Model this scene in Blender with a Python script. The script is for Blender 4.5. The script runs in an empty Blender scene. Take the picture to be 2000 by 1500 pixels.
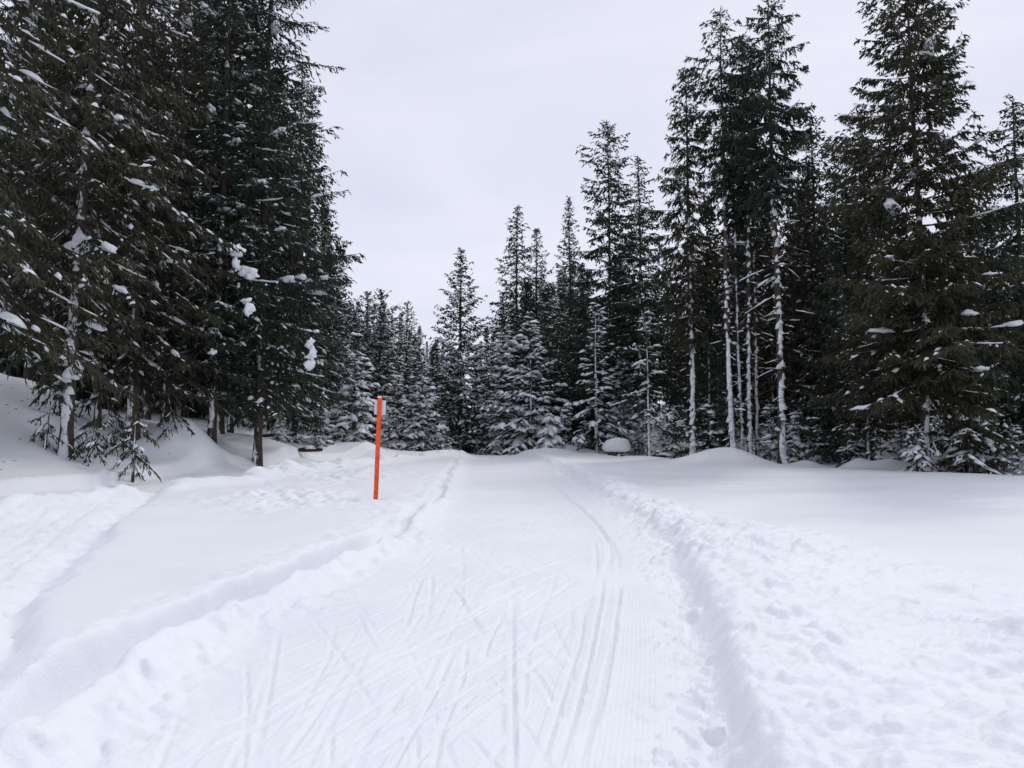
import bpy, math, random
import numpy as np
R_ = math.radians
scene = bpy.context.scene
COL = scene.collection

# ------------------------------------------------------------------ camera
CAM_H, PITCH, F = 1.6, math.atan(120 / 1500), 1500.0
cam_d = bpy.data.cameras.new('camera')
cam_d.sensor_width = 36.0
cam_d.lens = 27.0
cam_d.clip_start = 0.05
cam_d.clip_end = 3000
cam = bpy.data.objects.new('camera', cam_d)
cam.location = (0, 0, CAM_H)
cam.rotation_euler = (math.pi / 2 + PITCH, 0, 0)
COL.objects.link(cam)
scene.camera = cam

# ------------------------------------------------------------------ sky: Nishita behind a closed, pale layer of cloud
SUN_EL, SUN_AZ = 48.0, 30.0          # soft sun behind the cloud, ahead and to the right
world = bpy.data.worlds.new('World')
scene.world = world
world.use_nodes = True
nt = world.node_tree
nt.nodes.clear()
out = nt.nodes.new('ShaderNodeOutputWorld')
bg = nt.nodes.new('ShaderNodeBackground')
bg.inputs['Strength'].default_value = 0.10
sky = nt.nodes.new('ShaderNodeTexSky')
sky.sky_type = 'NISHITA'
sky.sun_disc = False
sky.sun_elevation = R_(SUN_EL)
sky.sun_rotation = R_(SUN_AZ)
tc = nt.nodes.new('ShaderNodeTexCoord')
mp = nt.nodes.new('ShaderNodeMapping')
mp.inputs['Scale'].default_value = (1.0, 1.0, 3.2)
mp.inputs['Rotation'].default_value = (0.0, 0.25, 0.3)
ns = nt.nodes.new('ShaderNodeTexNoise')
ns.inputs['Scale'].default_value = 2.2
ns.inputs['Detail'].default_value = 5.0
ns.inputs['Roughness'].default_value = 0.5
ns.inputs['Distortion'].default_value = 0.6
rp = nt.nodes.new('ShaderNodeValToRGB')
rp.color_ramp.elements[0].position = 0.30
rp.color_ramp.elements[0].color = (0.700, 0.720, 0.860, 1)
rp.color_ramp.elements[1].position = 0.70
rp.color_ramp.elements[1].color = (0.835, 0.845, 0.960, 1)
sc_ = nt.nodes.new('ShaderNodeVectorMath')
sc_.operation = 'SCALE'
sc_.inputs['Scale'].default_value = 8.3
mx = nt.nodes.new('ShaderNodeMix')
mx.data_type = 'RGBA'
mx.inputs['Factor'].default_value = 0.96
L = nt.links.new
L(tc.outputs['Generated'], mp.inputs['Vector'])
L(mp.outputs['Vector'], ns.inputs['Vector'])
L(ns.outputs['Fac'], rp.inputs['Fac'])
L(rp.outputs['Color'], sc_.inputs[0])
L(sky.outputs['Color'], mx.inputs['A'])
L(sc_.outputs['Vector'], mx.inputs['B'])
L(mx.outputs['Result'], bg.inputs['Color'])
L(bg.outputs['Background'], out.inputs['Surface'])

sun_d = bpy.data.lights.new('sun', 'SUN')
sun_d.energy = 0.95
sun_d.angle = R_(11)
sun_d.color = (1.0, 0.965, 0.93)
sun = bpy.data.objects.new('sun', sun_d)
COL.objects.link(sun)
sun.rotation_euler = (R_(90 - SUN_EL), 0, R_(180 - SUN_AZ))
sun.location = (20, 30, 60)

vs = scene.view_settings
vs.view_transform = 'Standard'
vs.look = 'None'
vs.exposure = 0.30
vs.gamma = 1.0
vs.use_curve_mapping = False
scene.cycles.max_bounces = 7
scene.cycles.diffuse_bounces = 6
scene.cycles.glossy_bounces = 2
scene.cycles.use_denoising = True


# ------------------------------------------------------------------ small tools
def sstep(a, b, x):
    t = np.clip((np.asarray(x, float) - a) / (b - a), 0, 1)
    return t * t * (3 - 2 * t)


def ray(px, py):
    a, b = (px - 1000) / F, (750 - py) / F
    return a, math.cos(PITCH) - b * math.sin(PITCH), math.sin(PITCH) + b * math.cos(PITCH)


SLOPE = 0.029


def on_trail(px, py):
    """point of the gently rising trail that the photograph shows at this pixel"""
    dx, dy, dz = ray(px, py)
    t = CAM_H / (SLOPE * dy - dz)
    return t * dx, t * dy


def x_at(px, Y, py=870):
    dx, dy, dz = ray(px, py)
    return dx / dy * Y


def z_at(py, Y):
    dx, dy, dz = ray(1000, py)
    return CAM_H + dz / dy * Y


def hash2(ix, iy, seed):
    n = (ix.astype(np.int64) * 374761393 + iy.astype(np.int64) * 668265263 + seed * 1442695041) & 0xFFFFFFFF
    n = ((n ^ (n >> 13)) * 1274126177) & 0xFFFFFFFF
    n = ((n ^ (n >> 16)) * 2246822519) & 0xFFFFFFFF
    return ((n ^ (n >> 15)) & 0xFFFFFF) / float(0xFFFFFF)


def vnoise(x, y, s, seed):
    x, y = x / s, y / s
    ix, iy = np.floor(x), np.floor(y)
    fx, fy = x - ix, y - iy
    fx, fy = fx * fx * fx * (fx * (fx * 6 - 15) + 10), fy * fy * fy * (fy * (fy * 6 - 15) + 10)
    a, b = hash2(ix, iy, seed), hash2(ix + 1, iy, seed)
    c, d = hash2(ix, iy + 1, seed), hash2(ix + 1, iy + 1, seed)
    return (a + (b - a) * fx + (c - a) * fy + (a - b - c + d) * fx * fy) * 2 - 1


def fbm(x, y, s, seed, n=3, g=0.5):
    o, amp = 0.0, 1.0
    for i in range(n):
        ca, sa = math.cos(i * 1.1 + seed), math.sin(i * 1.1 + seed)
        o = o + amp * vnoise(x * ca - y * sa, x * sa + y * ca, s, seed + i)
        amp *= g
        s *= 0.5
    return o


def lumps(x, y, s, seed, keep=0.6):
    """scattered rounded clods: one at most in each cell, some cells empty"""
    gx = x / s + 0.17 * vnoise(x, y, s * 0.5, seed + 40) + 0.2 * vnoise(x, y, s * 0.9, seed + 41)
    gy = y / s + 0.17 * vnoise(x, y, s * 0.5, seed + 42) + 0.2 * vnoise(x, y, s * 0.9, seed + 43)
    ix, iy = np.floor(gx), np.floor(gy)
    h = np.zeros_like(gx)
    for dx in (-1, 0, 1):
        for dy in (-1, 0, 1):
            cx, cy = ix + dx, iy + dy
            k = hash2(cx, cy, seed + 5)
            jx, jy = hash2(cx, cy, seed), hash2(cx, cy, seed + 1)
            r = 0.25 + 0.45 * hash2(cx, cy, seed + 2)
            d2 = ((gx - cx - jx) ** 2 + (gy - cy - jy) ** 2) / (r * r)
            hh = np.where(k < keep, np.clip(1 - d2, 0, 1) ** 0.55 * r, 0)
            h = np.maximum(h, hh)
    return h


# ------------------------------------------------------------------ the lie of the land
XL = np.array([(-8, -2.5), (3.0, -2.38), (5, -2.3), (6.6, -2.16), (8.2, -1.9), (10.8, -1.45), (16.8, -1.4), (25, -1.75), (33, -2.1), (40, -2.5), (60, -4)])
XR = np.array([(-8, 0.7), (3.0, .98), (3.6, 1.06), (5.3, 1.38), (7.9, 1.8), (10.8, 2.12), (15.7, 2.1), (25.8, 1.7), (35, 1.0), (40, 0.3), (60, -1)])
FOOT = np.array([(-40, -13), (0, -12.2), (8, -11.6), (14, -11.0), (17, -10.4), (20, -9.9), (25, -9.5), (30, -8.4), (33, -7.4), (36.5, -6.0), (42, -6.0), (60, -8), (120, -12), (900, -14)])


def xl(y): return np.interp(y, XL[:, 0], XL[:, 1])
def xr(y): return np.interp(y, XR[:, 0], XR[:, 1])
def xf(y): return np.interp(y, FOOT[:, 0], FOOT[:, 1])


def right_edge(x, y):
    """metres behind the front row of the right-hand wood (negative on the open field)"""
    return (x - 0.5) * 0.82 + (y - 43) * 0.575


MOUNDS = [  # x, y, height, rx, ry : smooth drifted humps
    (8.5, 30.3, 0.62, 1.55, 1.3), (11.3, 29.6, 0.30, 0.62, 0.7), (2.9, 41.0, 0.40, 1.0, 0.9), (4.0, 40.0, 0.22, 0.8, 0.8), (6.2, 34.0, 0.14, 1.4, 0.9),
    (-3.6, 37.0, 0.32, 1.1, 1.2), (-3.0, 39.5, 0.16, 0.8, 0.8), (1.9, 39.0, 0.22, 1.3, 1.2), (13.0, 26.5, 0.42, 0.75, 0.6), (12.2, 27.2, 0.40, 0.55, 0.5),
    (-10.3, 24.3, 1.0, 0.95, 1.3), (-6.6, 35.0, 0.45, 1.6, 1.2), (-17, 27.5, 0.4, 1.3, 1.3), (-9.0, 29.5, 0.35, 1.3, 1.0), (-12.6, 21.5, 0.30, 0.9, 0.7),
    (16.8, 22.4, 0.25, 0.8, 0.6), (14.6, 24.9, 0.2, 0.5, 0.45)]


WELLS = [(x_at(p_, y_), y_, r_) for p_, y_, r_ in ((130, 20, .45), (415, 26, .5), (503, 27, .55), (318, 26, .4), (1528, 31, .45), (1808, 24.6, .6), (1430, 33, .4), (732, 15.4, .14))]


def land(x, y):
    x, y = np.asarray(x, float), np.asarray(y, float)
    z = SLOPE * np.clip(y, -20, 39)
    z = z + 0.018 * np.clip(y - 39, 0, 400) * sstep(4, 10, np.abs(x + 1.5))
    ctr = np.exp(-((x + 1.6) / 6.0) ** 4)
    z = z - ctr * 2.0 * sstep(39.5, 58, y)
    z = z - 0.05 * sstep(36, 40.5, y) * ctr
    z = z + 0.045 * np.clip(-x - 4, 0, 7) * sstep(4, 14, y)
    e = xf(y) - x
    nearb = np.interp(y, [0, 14, 26, 31, 36, 45], [0.3, 0.35, 0.6, 0.45, 0.3, 0.2])
    z = z + nearb * sstep(-0.2, 1.9, e) + np.interp(y, [0, 24, 29, 34, 60], [0.44, 0.44, 0.18, 0.14, 0.2]) * np.clip(e - 1.6, 0, 60) * (0.75 + 0.25 * sstep(0, 6, e))
    d = right_edge(x, y)
    z = z + 0.16 * np.clip(d - 5, 0, 70) - 0.22 * sstep(-2.0, 1.2, d) * sstep(2, 7, x)
    for mxx, my, mh, rx, ry in MOUNDS:
        q = ((x - mxx) / rx) ** 2 + ((y - my) / ry) ** 2
        z = z + mh * np.exp(-q * 1.1)
    for wx, wy, wr in WELLS:
        z = z - 0.20 * np.exp(-(((x - wx) ** 2 + (y - wy) ** 2) / wr ** 2))
    far = sstep(60, 300, np.hypot(x, y))
    z = z + far * 6 * np.abs(np.sin(x * 0.012 + 0.4))
    return z


def smooth_noise(x, y):
    n = 0.05 * fbm(x, y, 3.1, 3, 2) + 0.14 * vnoise(x, y, 9.0, 7) * sstep(4, 12, np.abs(x))
    return n


def ground_z(x, y):
    return float(land(np.array([x]), np.array([y]))[0] + smooth_noise(np.array([x]), np.array([y]))[0]) + 0.14


# ------------------------------------------------------------------ materials
def mat(name, rough=0.7, spec=0.3):
    m = bpy.data.materials.new(name)
    m.use_nodes = True
    p = m.node_tree.nodes['Principled BSDF']
    p.inputs['Roughness'].default_value = rough
    p.inputs['Specular IOR Level'].default_value = spec
    return m, m.node_tree, p


def add(nt_, kind, **kw):
    n = nt_.nodes.new(kind)
    for k, v in kw.items():
        if k in n.inputs:
            n.inputs[k].default_value = v
        else:
            setattr(n, k, v)
    return n


def ramp(nt_, fac, stops):
    r = nt_.nodes.new('ShaderNodeValToRGB')
    while len(r.color_ramp.elements) < len(stops):
        r.color_ramp.elements.new(0.5)
    for e, (p, c) in zip(r.color_ramp.elements, stops):
        e.position = p
        e.color = (*c, 1)
    nt_.links.new(fac, r.inputs['Fac'])
    return r


def snow_material(name, trail=False, debris=False):
    m, t, p = mat(name, 0.55, 0.25)
    geo = add(t, 'ShaderNodeNewGeometry')
    n1 = add(t, 'ShaderNodeTexNoise', Scale=0.7, Detail=4.0)
    t.links.new(geo.outputs['Position'], n1.inputs['Vector'])
    r = ramp(t, n1.outputs['Fac'], [(0.35, (0.800, 0.830, 0.855)), (0.65, (0.845, 0.865, 0.885))])
    col = r.outputs['Color']
    if debris:   # bark flakes and needles dropped on the snow under the trees
        v = add(t, 'ShaderNodeTexVoronoi', Scale=2.6, Randomness=1.0)
        w = add(t, 'ShaderNodeTexNoise', Scale=16.0, Detail=2.0)
        mixv = add(t, 'ShaderNodeVectorMath', operation='SCALE', Scale=0.12)
        av = add(t, 'ShaderNodeVectorMath', operation='ADD')
        t.links.new(geo.outputs['Position'], w.inputs['Vector'])
        t.links.new(w.outputs['Color'], mixv.inputs[0])
        t.links.new(geo.outputs['Position'], av.inputs[0])
        t.links.new(mixv.outputs['Vector'], av.inputs[1])
        t.links.new(av.outputs['Vector'], v.inputs['Vector'])
        rv = ramp(t, v.outputs['Distance'], [(0.09, (1, 1, 1)), (0.13, (0, 0, 0))])
        at = add(t, 'ShaderNodeAttribute', attribute_name='litter')
        mu = add(t, 'ShaderNodeMath', operation='MULTIPLY')
        t.links.new(rv.outputs['Color'], mu.inputs[0])
        t.links.new(at.outputs['Fac'], mu.inputs[1])
        mc = add(t, 'ShaderNodeMix', data_type='RGBA')
        mc.inputs['B'].default_value = (0.10, 0.075, 0.05, 1)
        t.links.new(mu.outputs['Value'], mc.inputs['Factor'])
        t.links.new(col, mc.inputs['A'])
        col = mc.outputs['Result']
    t.links.new(col, p.inputs['Base Color'])
    g1 = add(t, 'ShaderNodeTexNoise', Scale=38.0, Detail=4.0, Roughness=0.65)
    t.links.new(geo.outputs['Position'], g1.inputs['Vector'])
    g2 = add(t, 'ShaderNodeTexNoise', Scale=8.0, Detail=5.0, Roughness=0.6)
    t.links.new(geo.outputs['Position'], g2.inputs['Vector'])
    b0 = add(t, 'ShaderNodeBump', Strength=0.22, Distance=0.03)
    t.links.new(g2.outputs['Fac'], b0.inputs['Height'])
    b = add(t, 'ShaderNodeBump', Strength=0.6, Distance=0.012)
    t.links.new(g1.outputs['Fac'], b.inputs['Height'])
    t.links.new(b0.outputs['Normal'], b.inputs['Normal'])
    nrm = b.outputs['Normal']
    if trail:    # the fine ridges that the grooming machine leaves along the trail
        at = add(t, 'ShaderNodeAttribute', attribute_name='across')
        k = add(t, 'ShaderNodeMath', operation='MULTIPLY')
        k.inputs[1].default_value = 2 * math.pi / 0.032
        s = add(t, 'ShaderNodeMath', operation='SINE')
        msk = add(t, 'ShaderNodeAttribute', attribute_name='groomed')
        mu = add(t, 'ShaderNodeMath', operation='MULTIPLY')
        t.links.new(at.outputs['Fac'], k.inputs[0])
        t.links.new(k.outputs['Value'], s.inputs[0])
        t.links.new(s.outputs['Value'], mu.inputs[0])
        t.links.new(msk.outputs['Fac'], mu.inputs[1])
        b2 = add(t, 'ShaderNodeBump', Strength=0.2, Distance=0.003)
        t.links.new(mu.outputs['Value'], b2.inputs['Height'])
        t.links.new(nrm, b2.inputs['Normal'])
        nrm = b2.outputs['Normal']
    t.links.new(nrm, p.inputs['Normal'])
    return m


def needle_material(name, cols):
    m, t, p = mat(name, 0.6, 0.2)
    geo = add(t, 'ShaderNodeNewGeometry')
    n1 = add(t, 'ShaderNodeTexNoise', Scale=0.55, Detail=2.0)
    t.links.new(geo.outputs['Position'], n1.inputs['Vector'])
    mixf = add(t, 'ShaderNodeMath', operation='MULTIPLY_ADD')
    mixf.inputs[1].default_value = 0.45
    t.links.new(geo.outputs['Random Per Island'], mixf.inputs[0])
    sub = add(t, 'ShaderNodeMath', operation='MULTIPLY_ADD')
    sub.inputs[1].default_value = 1.1
    sub.inputs[2].default_value = -0.28
    t.links.new(n1.outputs['Fac'], sub.inputs[0])
    t.links.new(sub.outputs['Value'], mixf.inputs[2])
    r = ramp(t, mixf.outputs['Value'], cols)
    t.links.new(r.outputs['Color'], p.inputs['Base Color'])
    return m


def bark_material(name, cover):
    """scaly spruce bark; wind-blown snow is plastered on the side that faces the open clearing"""
    m, t, p = mat(name, 0.85, 0.15)
    geo = add(t, 'ShaderNodeNewGeometry')
    mp_ = add(t, 'ShaderNodeMapping')
    mp_.inputs['Scale'].default_value = (1, 1, 0.35)
    t.links.new(geo.outputs['Position'], mp_.inputs['Vector'])
    n1 = add(t, 'ShaderNodeTexNoise', Scale=14.0, Detail=5.0, Roughness=0.7)
    t.links.new(mp_.outputs['Vector'], n1.inputs['Vector'])
    r = ramp(t, n1.outputs['Fac'], [(0.3, (0.030, 0.024, 0.020)), (0.6, (0.085, 0.068, 0.055)), (0.8, (0.15, 0.125, 0.105))])
    sep = add(t, 'ShaderNodeSeparateXYZ')
    t.links.new(geo.outputs['Normal'], sep.inputs[0])
    n2 = add(t, 'ShaderNodeTexNoise', Scale=2.6, Detail=6.0, Roughness=0.68)
    t.links.new(mp_.outputs['Vector'], n2.inputs['Vector'])
    a = add(t, 'ShaderNodeMath', operation='MULTIPLY_ADD')
    a.inputs[1].default_value = -0.55
    a.inputs[2].default_value = cover
    t.links.new(sep.outputs['Y'], a.inputs[0])
    b = add(t, 'ShaderNodeMath', operation='MULTIPLY_ADD')
    b.inputs[1].default_value = 1.8
    t.links.new(n2.outputs['Fac'], b.inputs[0])
    t.links.new(a.outputs['Value'], b.inputs[2])
    hz = add(t, 'ShaderNodeSeparateXYZ')
    t.links.new(geo.outputs['Position'], hz.inputs[0])
    hf = add(t, 'ShaderNodeMapRange')
    for k_, v_ in (('From Min', 5.0), ('From Max', 13.0), ('To Min', 0.0), ('To Max', -0.55)):
        hf.inputs[k_].default_value = v_
    t.links.new(hz.outputs['Z'], hf.inputs['Value'])
    b2 = add(t, 'ShaderNodeMath', operation='ADD')
    t.links.new(b.outputs['Value'], b2.inputs[0])
    t.links.new(hf.outputs['Result'], b2.inputs[1])
    f = ramp(t, b2.outputs['Value'], [(0.92, (0, 0, 0)), (1.0, (1, 1, 1))])
    mc = add(t, 'ShaderNodeMix', data_type='RGBA')
    mc.inputs['B'].default_value = (0.84, 0.86, 0.90, 1)
    t.links.new(f.outputs['Color'], mc.inputs['Factor'])
    t.links.new(r.outputs['Color'], mc.inputs['A'])
    t.links.new(mc.outputs['Result'], p.inputs['Base Color'])
    bp = add(t, 'ShaderNodeBump', Strength=0.8, Distance=0.02)
    t.links.new(n1.outputs['Fac'], bp.inputs['Height'])
    t.links.new(bp.outputs['Normal'], p.inputs['Normal'])
    return m


def plain(name, c, rough=0.6, spec=0.3, lo=0.82):
    m, t, p = mat(name, rough, spec)
    geo = add(t, 'ShaderNodeTexCoord')
    n1 = add(t, 'ShaderNodeTexNoise', Scale=9.0, Detail=4.0)
    t.links.new(geo.outputs['Object'], n1.inputs['Vector'])
    r = ramp(t, n1.outputs['Fac'], [(0.3, tuple(v * lo for v in c)), (0.65, c)])
    t.links.new(r.outputs['Color'], p.inputs['Base Color'])
    return m


M = {
    'ground': snow_material('snow_ground', debris=True),
    'trail': snow_material('snow_groomed', trail=True),
    'snow': snow_material('snow_loose'),
    'dark': needle_material('needles_dark', [(0.2, (0.017, 0.029, 0.021)), (0.6, (0.032, 0.050, 0.032)), (0.95, (0.052, 0.064, 0.034))]),
    'olive': needle_material('needles_olive', [(0.15, (0.024, 0.030, 0.020)), (0.55, (0.046, 0.050, 0.028)), (0.9, (0.075, 0.066, 0.034))]),
    'brown': needle_material('needles_brown', [(0.15, (0.021, 0.026, 0.018)), (0.55, (0.042, 0.044, 0.025)), (0.9, (0.072, 0.056, 0.030))]),
    'bark': bark_material('bark', -0.52),
    'bark_snowy': bark_material('bark_snow_plastered', -0.38),
    'limb': bark_material('limb_bark', -0.62),
    'orange': plain('orange_paint', (0.90, 0.105, 0.018), 0.45, 0.4, 0.62),
    'plate': plain('white_plate', (0.72, 0.73, 0.76), 0.4, 0.4),
    'dead': plain('dead_wood', (0.055, 0.036, 0.028), 0.85, 0.1),
}


# ------------------------------------------------------------------ meshes from arrays
def mesh(name, V, Fc, material, smooth=False):
    V, Fc = np.asarray(V, np.float32), np.asarray(Fc, np.int32)
    me = bpy.data.meshes.new(name)
    k = Fc.shape[1]
    me.vertices.add(len(V))
    me.vertices.foreach_set('co', V.ravel())
    me.loops.add(Fc.size)
    me.loops.foreach_set('vertex_index', Fc.ravel())
    me.polygons.add(len(Fc))
    me.polygons.foreach_set('loop_start', np.arange(0, Fc.size, k, dtype=np.int32))
    if smooth:
        me.polygons.foreach_set('use_smooth', np.ones(len(Fc), bool))
    me.update(calc_edges=True)
    me.validate()
    me.materials.append(material)
    return me


def obj(name, me, parent=None, loc=(0, 0, 0), rz=0.0, label=None, category=None, group=None, kind=None):
    o = bpy.data.objects.new(name, me)
    o.location = loc
    o.rotation_euler = (0, 0, rz)
    if parent:
        o.parent = parent
    COL.objects.link(o)
    for k, v in (('label', label), ('category', category), ('group', group), ('kind', kind)):
        if v:
            o[k] = v
    return o


class Bag:
    """collects triangles"""
    def __init__(self):
        self.v, self.f, self.n = [], [], 0

    def put(self, V, Fc):
        V, Fc = np.asarray(V, float).reshape(-1, 3), np.asarray(Fc, np.int64)
        if Fc.shape[1] == 4:
            Fc = np.concatenate([Fc[:, [0, 1, 2]], Fc[:, [0, 2, 3]]])
        self.v.append(V)
        self.f.append(Fc + self.n)
        self.n += len(V)

    def tube(self, P, rad, k=6, caps=True):
        P, rad = np.asarray(P, float), np.asarray(rad, float)
        T = np.gradient(P, axis=0)
        T /= np.linalg.norm(T, axis=1)[:, None] + 1e-9
        ref = np.array([0.0, 0, 1]) if abs(T[0, 2]) < 0.8 else np.array([0.0, 1, 0])
        A = np.cross(T, ref)
        A /= np.linalg.norm(A, axis=1)[:, None] + 1e-9
        B = np.cross(T, A)
        an = np.arange(k) * 2 * math.pi / k
        V = P[:, None] + rad[:, None, None] * (np.cos(an)[None, :, None] * A[:, None] + np.sin(an)[None, :, None] * B[:, None])
        n = len(P)
        i = np.arange(n - 1)[:, None] * k
        j = np.arange(k)[None]
        q = np.stack([i + j, i + (j + 1) % k, i + k + (j + 1) % k, i + k + j], -1).reshape(-1, 4)
        V = V.reshape(-1, 3)
        if caps:
            V = np.concatenate([V, P[[0, -1]]])
            jj = np.arange(k)
            c0 = np.stack([np.full(k, n * k), (jj + 1) % k, jj], -1)
            c1 = np.stack([np.full(k, n * k + 1), (n - 1) * k + jj, (n - 1) * k + (jj + 1) % k], -1)
            tri = np.concatenate([q[:, [0, 1, 2]], q[:, [0, 2, 3]], c0, c1])
            self.put(V, tri)
        else:
            self.put(V, q)

    def mesh(self, name, material, smooth=False):
        if not self.v:
            return None
        return mesh(name, np.concatenate(self.v), np.concatenate(self.f), material, smooth)


def ico(n):
    import bmesh
    bm = bmesh.new()
    bmesh.ops.create_icosphere(bm, subdivisions=n, radius=1)
    bm.verts.ensure_lookup_table()
    V = np.array([v.co[:] for v in bm.verts])
    Fc = np.array([[v.index for v in f.verts] for f in bm.faces])
    bm.free()
    return V, Fc


ICO_V, ICO_F = ico(3)
ICO_SV, ICO_SF = ico(2)


def clump(seed, sx, sy, sz, rough=0.25, flat=0.5, small=False):
    """an uneven cushion of snow, flatter below than above"""
    rng = np.random.default_rng(seed)
    V = (ICO_SV if small else ICO_V).copy()
    d = np.ones(len(V))
    for k in range(16):
        w = rng.normal(size=3)
        w *= (1.2 + 0.45 * k) / np.linalg.norm(w)
        d += rough / (1.5 + 0.32 * k) * np.sin(V @ w * 1.7 + rng.uniform(0, 6))
    V = V * d[:, None]
    V[:, 2] = np.where(V[:, 2] < 0, V[:, 2] * flat, V[:, 2])
    return V * np.array([sx, sy, sz]), (ICO_SF if small else ICO_F)


# ------------------------------------------------------------------ ground: one sheet, fine near the trail and coarse far off
def build_ground():
    a_f = np.linspace(-43, 43, 620)
    a_s = np.linspace(43, 317, 70)[1:-1]
    ang = np.radians(np.concatenate([a_f, a_s]))
    rr = np.concatenate([np.linspace(0.25, 2.4, 12)[:-1], np.geomspace(2.4, 62, 640), np.geomspace(62, 1400, 70)[1:]])
    cy = -0.9
    A, RR = np.meshgrid(ang, rr)
    x, y = RR * np.sin(A), RR * np.cos(A) + cy
    sh = x.shape
    x, y = x.ravel(), y.ravel()
    z = land(x, y) + smooth_noise(x, y)
    ul, ur = x - xl(y), x - xr(y)
    fade = sstep(-6, 0, y) * (1 - sstep(41, 46, y))
    wide = sstep(-0.45, 0.25, ul) * sstep(-0.16 - 0.25 * sstep(7, 12, y), 0.12 + 0.15 * sstep(7, 12, y), -ur + 0.05 * fbm(x, y, 0.5, 25, 2))
    z += 0.14 * (1 - wide * fade)
    wob = fbm(x, y, 0.8, 21, 3)
    fine = fbm(x, y, 0.16, 31, 2)
    # left ridge thrown up by the groomer and the rut behind it
    w = ul + 0.07 * wob
    z += fade * np.interp(y, [0, 8, 14, 30, 42], [.11, .11, .08, .06, .05]) * np.exp(-(w / 0.22) ** 2) * (1 + 0.5 * wob) + fade * 0.022 * fine * np.exp(-((ul - 0.05) / 0.4) ** 2)
    td = np.interp(y, [2.6, 3.6, 4.3, 8.6, 10.0, 10.6, 12, 12.6, 16, 20, 34], [.08, .22, .42, .38, .26, .05, .20, .06, .12, .06, .03])
    tw = np.interp(y, [3, 9, 12, 30], [.25, .20, .15, .12])
    off = np.interp(y, [3, 5, 9, 12, 20], [.36, .36, .28, .26, .25])
    z -= td * np.exp(-((ul + off + 0.05 * wob) / tw) ** 4)
    z += 0.02 * (fine + wob) * np.exp(-((ul + off + 0.38) / 0.3) ** 2) * sstep(3, 5, y) * (1 - sstep(20, 30, y))
    # the older rut that swings off to the left
    RUT = np.array([(2.0, -2.75), (4.2, -2.85), (5.0, -3.05), (6.6, -4.0), (8.2, -4.75), (10.8, -5.6), (14, -6.5), (18, -7.6), (24, -8)])
    xe = np.interp(y, RUT[:, 0], RUT[:, 1])
    e = x - xe
    f2 = sstep(2, 4, y) * (1 - sstep(15, 22, y))
    z -= f2 * (0.13 * np.exp(-((e + 0.18) / 0.2) ** 2) + 0.10 * sstep(0.16, -0.16, e + 0.16 * wob) * sstep(-2.7, -2.0, e))
    z += f2 * 0.07 * lumps(x + 0.04 * fine, y + 0.04 * wob, 0.2, 77, 0.8) * sstep(0.2, -0.2, e) * sstep(-2.6, -1.2, e)
    for oe in (-0.62, -0.95, -1.5, -1.78):     # old ski lines in the packed snow
        z -= f2 * 0.024 * np.exp(-((e - oe + 0.05 * np.sin(y * 0.9 + oe * 5)) / 0.05) ** 2)
    # side road along the foot of the bank
    sd = x - xf(y)
    f3 = sstep(6, 10, y) * (1 - sstep(34, 40, y))
    z -= f3 * 0.26 * sstep(0.0, 0.4, sd) * sstep(3.5, 2.9, sd)
    z += f3 * 0.20 * np.exp(-((sd - 3.85 + 0.2 * wob) / 0.42) ** 2) * (1 + 0.5 * wob)
    z += f3 * 0.05 * np.exp(-((sd + 0.05 + 0.1 * wob) / 0.25) ** 2)
    # rumpled patch by the marker pole
    q = np.exp(-(((x + 4.3) / 1.7) ** 2 + ((y - 14.6) / 2.2) ** 2) ** 1.5) + 0.8 * np.exp(-(((x + 5.0) / 2.6) ** 2 + ((y - 22) / 4.0) ** 2) ** 1.5)
    z += q * (0.11 * lumps(x + .08 * wob, y + .08 * fine, 0.32, 51, .7) + 0.05 * wob + 0.025 * fine)
    # churned snow on the right
    band = sstep(-0.02, 0.12, ur) * sstep(np.interp(y, [6, 9, 20, 36], [1.4, 1.15, 1.0, 0.8]) + 0.3, np.interp(y, [6, 9, 20, 36], [0.5, 0.6, 0.45, 0.3]), ur + 0.15 * wob) * fade
    yl = 11.6 - (x - 3.15) * 2.6 + 0.9 * fbm(x, y, 1.5, 61, 2)
    near = sstep(0.0, 0.25, ur) * sstep(0.5, -0.5, y - yl) * sstep(-4, 0, y)
    ch = np.maximum(band, near)
    l1 = lumps(x + .05 * wob, y + .05 * fine, 0.13, 11, .75)
    l2 = lumps(x + .08 * fine, y + .1 * wob, 0.30, 12, .6)
    l3 = lumps(x + .12 * wob, y + .12 * fine, 0.85, 13, .7)
    z += band * (1 - 0.6 * near) * (0.06 * l1 + 0.11 * l2 + 0.02 * fine)
    soft = fbm(x * 1.0, y * 1.5, 0.42, 41, 4, 0.52)
    bil = np.abs(fbm(x, y * 1.15, 0.55, 44, 3, 0.55)) + 0.45 * np.abs(fbm(x, y, 0.17, 45, 2))
    near = near * (1 - 0.55 * sstep(1.6, 4.2, ur))
    z += 0.8 * near * (0.075 * bil + 0.04 * soft + 0.035 * np.abs(fbm(x, y, 0.12, 46, 2)) + 0.06 * l2 + 0.07 * l3 + 0.02 * l1 * sstep(1.6, 0.2, ur)) * (0.5 + 0.6 * sstep(-1, 1, fbm(x, y, 1.2, 43, 2)))
    # narrow gutter at the right edge of the trail with a steep bank
    g = np.interp(y, [0, 3, 7.5, 9.5, 12], [.08, .09, .08, .02, 0])
    z -= g * np.exp(-((ur + 0.10 + 0.05 * wob) / 0.13) ** 2) * fade
    # crumbs that rolled onto the groomed lane
    cr = sstep(-0.62, -0.15, ur + 0.22 * wob) * sstep(0.05, -0.05, ur) * fade
    z += cr * (0.065 * lumps(x, y, 0.075, 17, .34) + 0.085 * lumps(x, y, 0.15, 18, .17))
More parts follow.
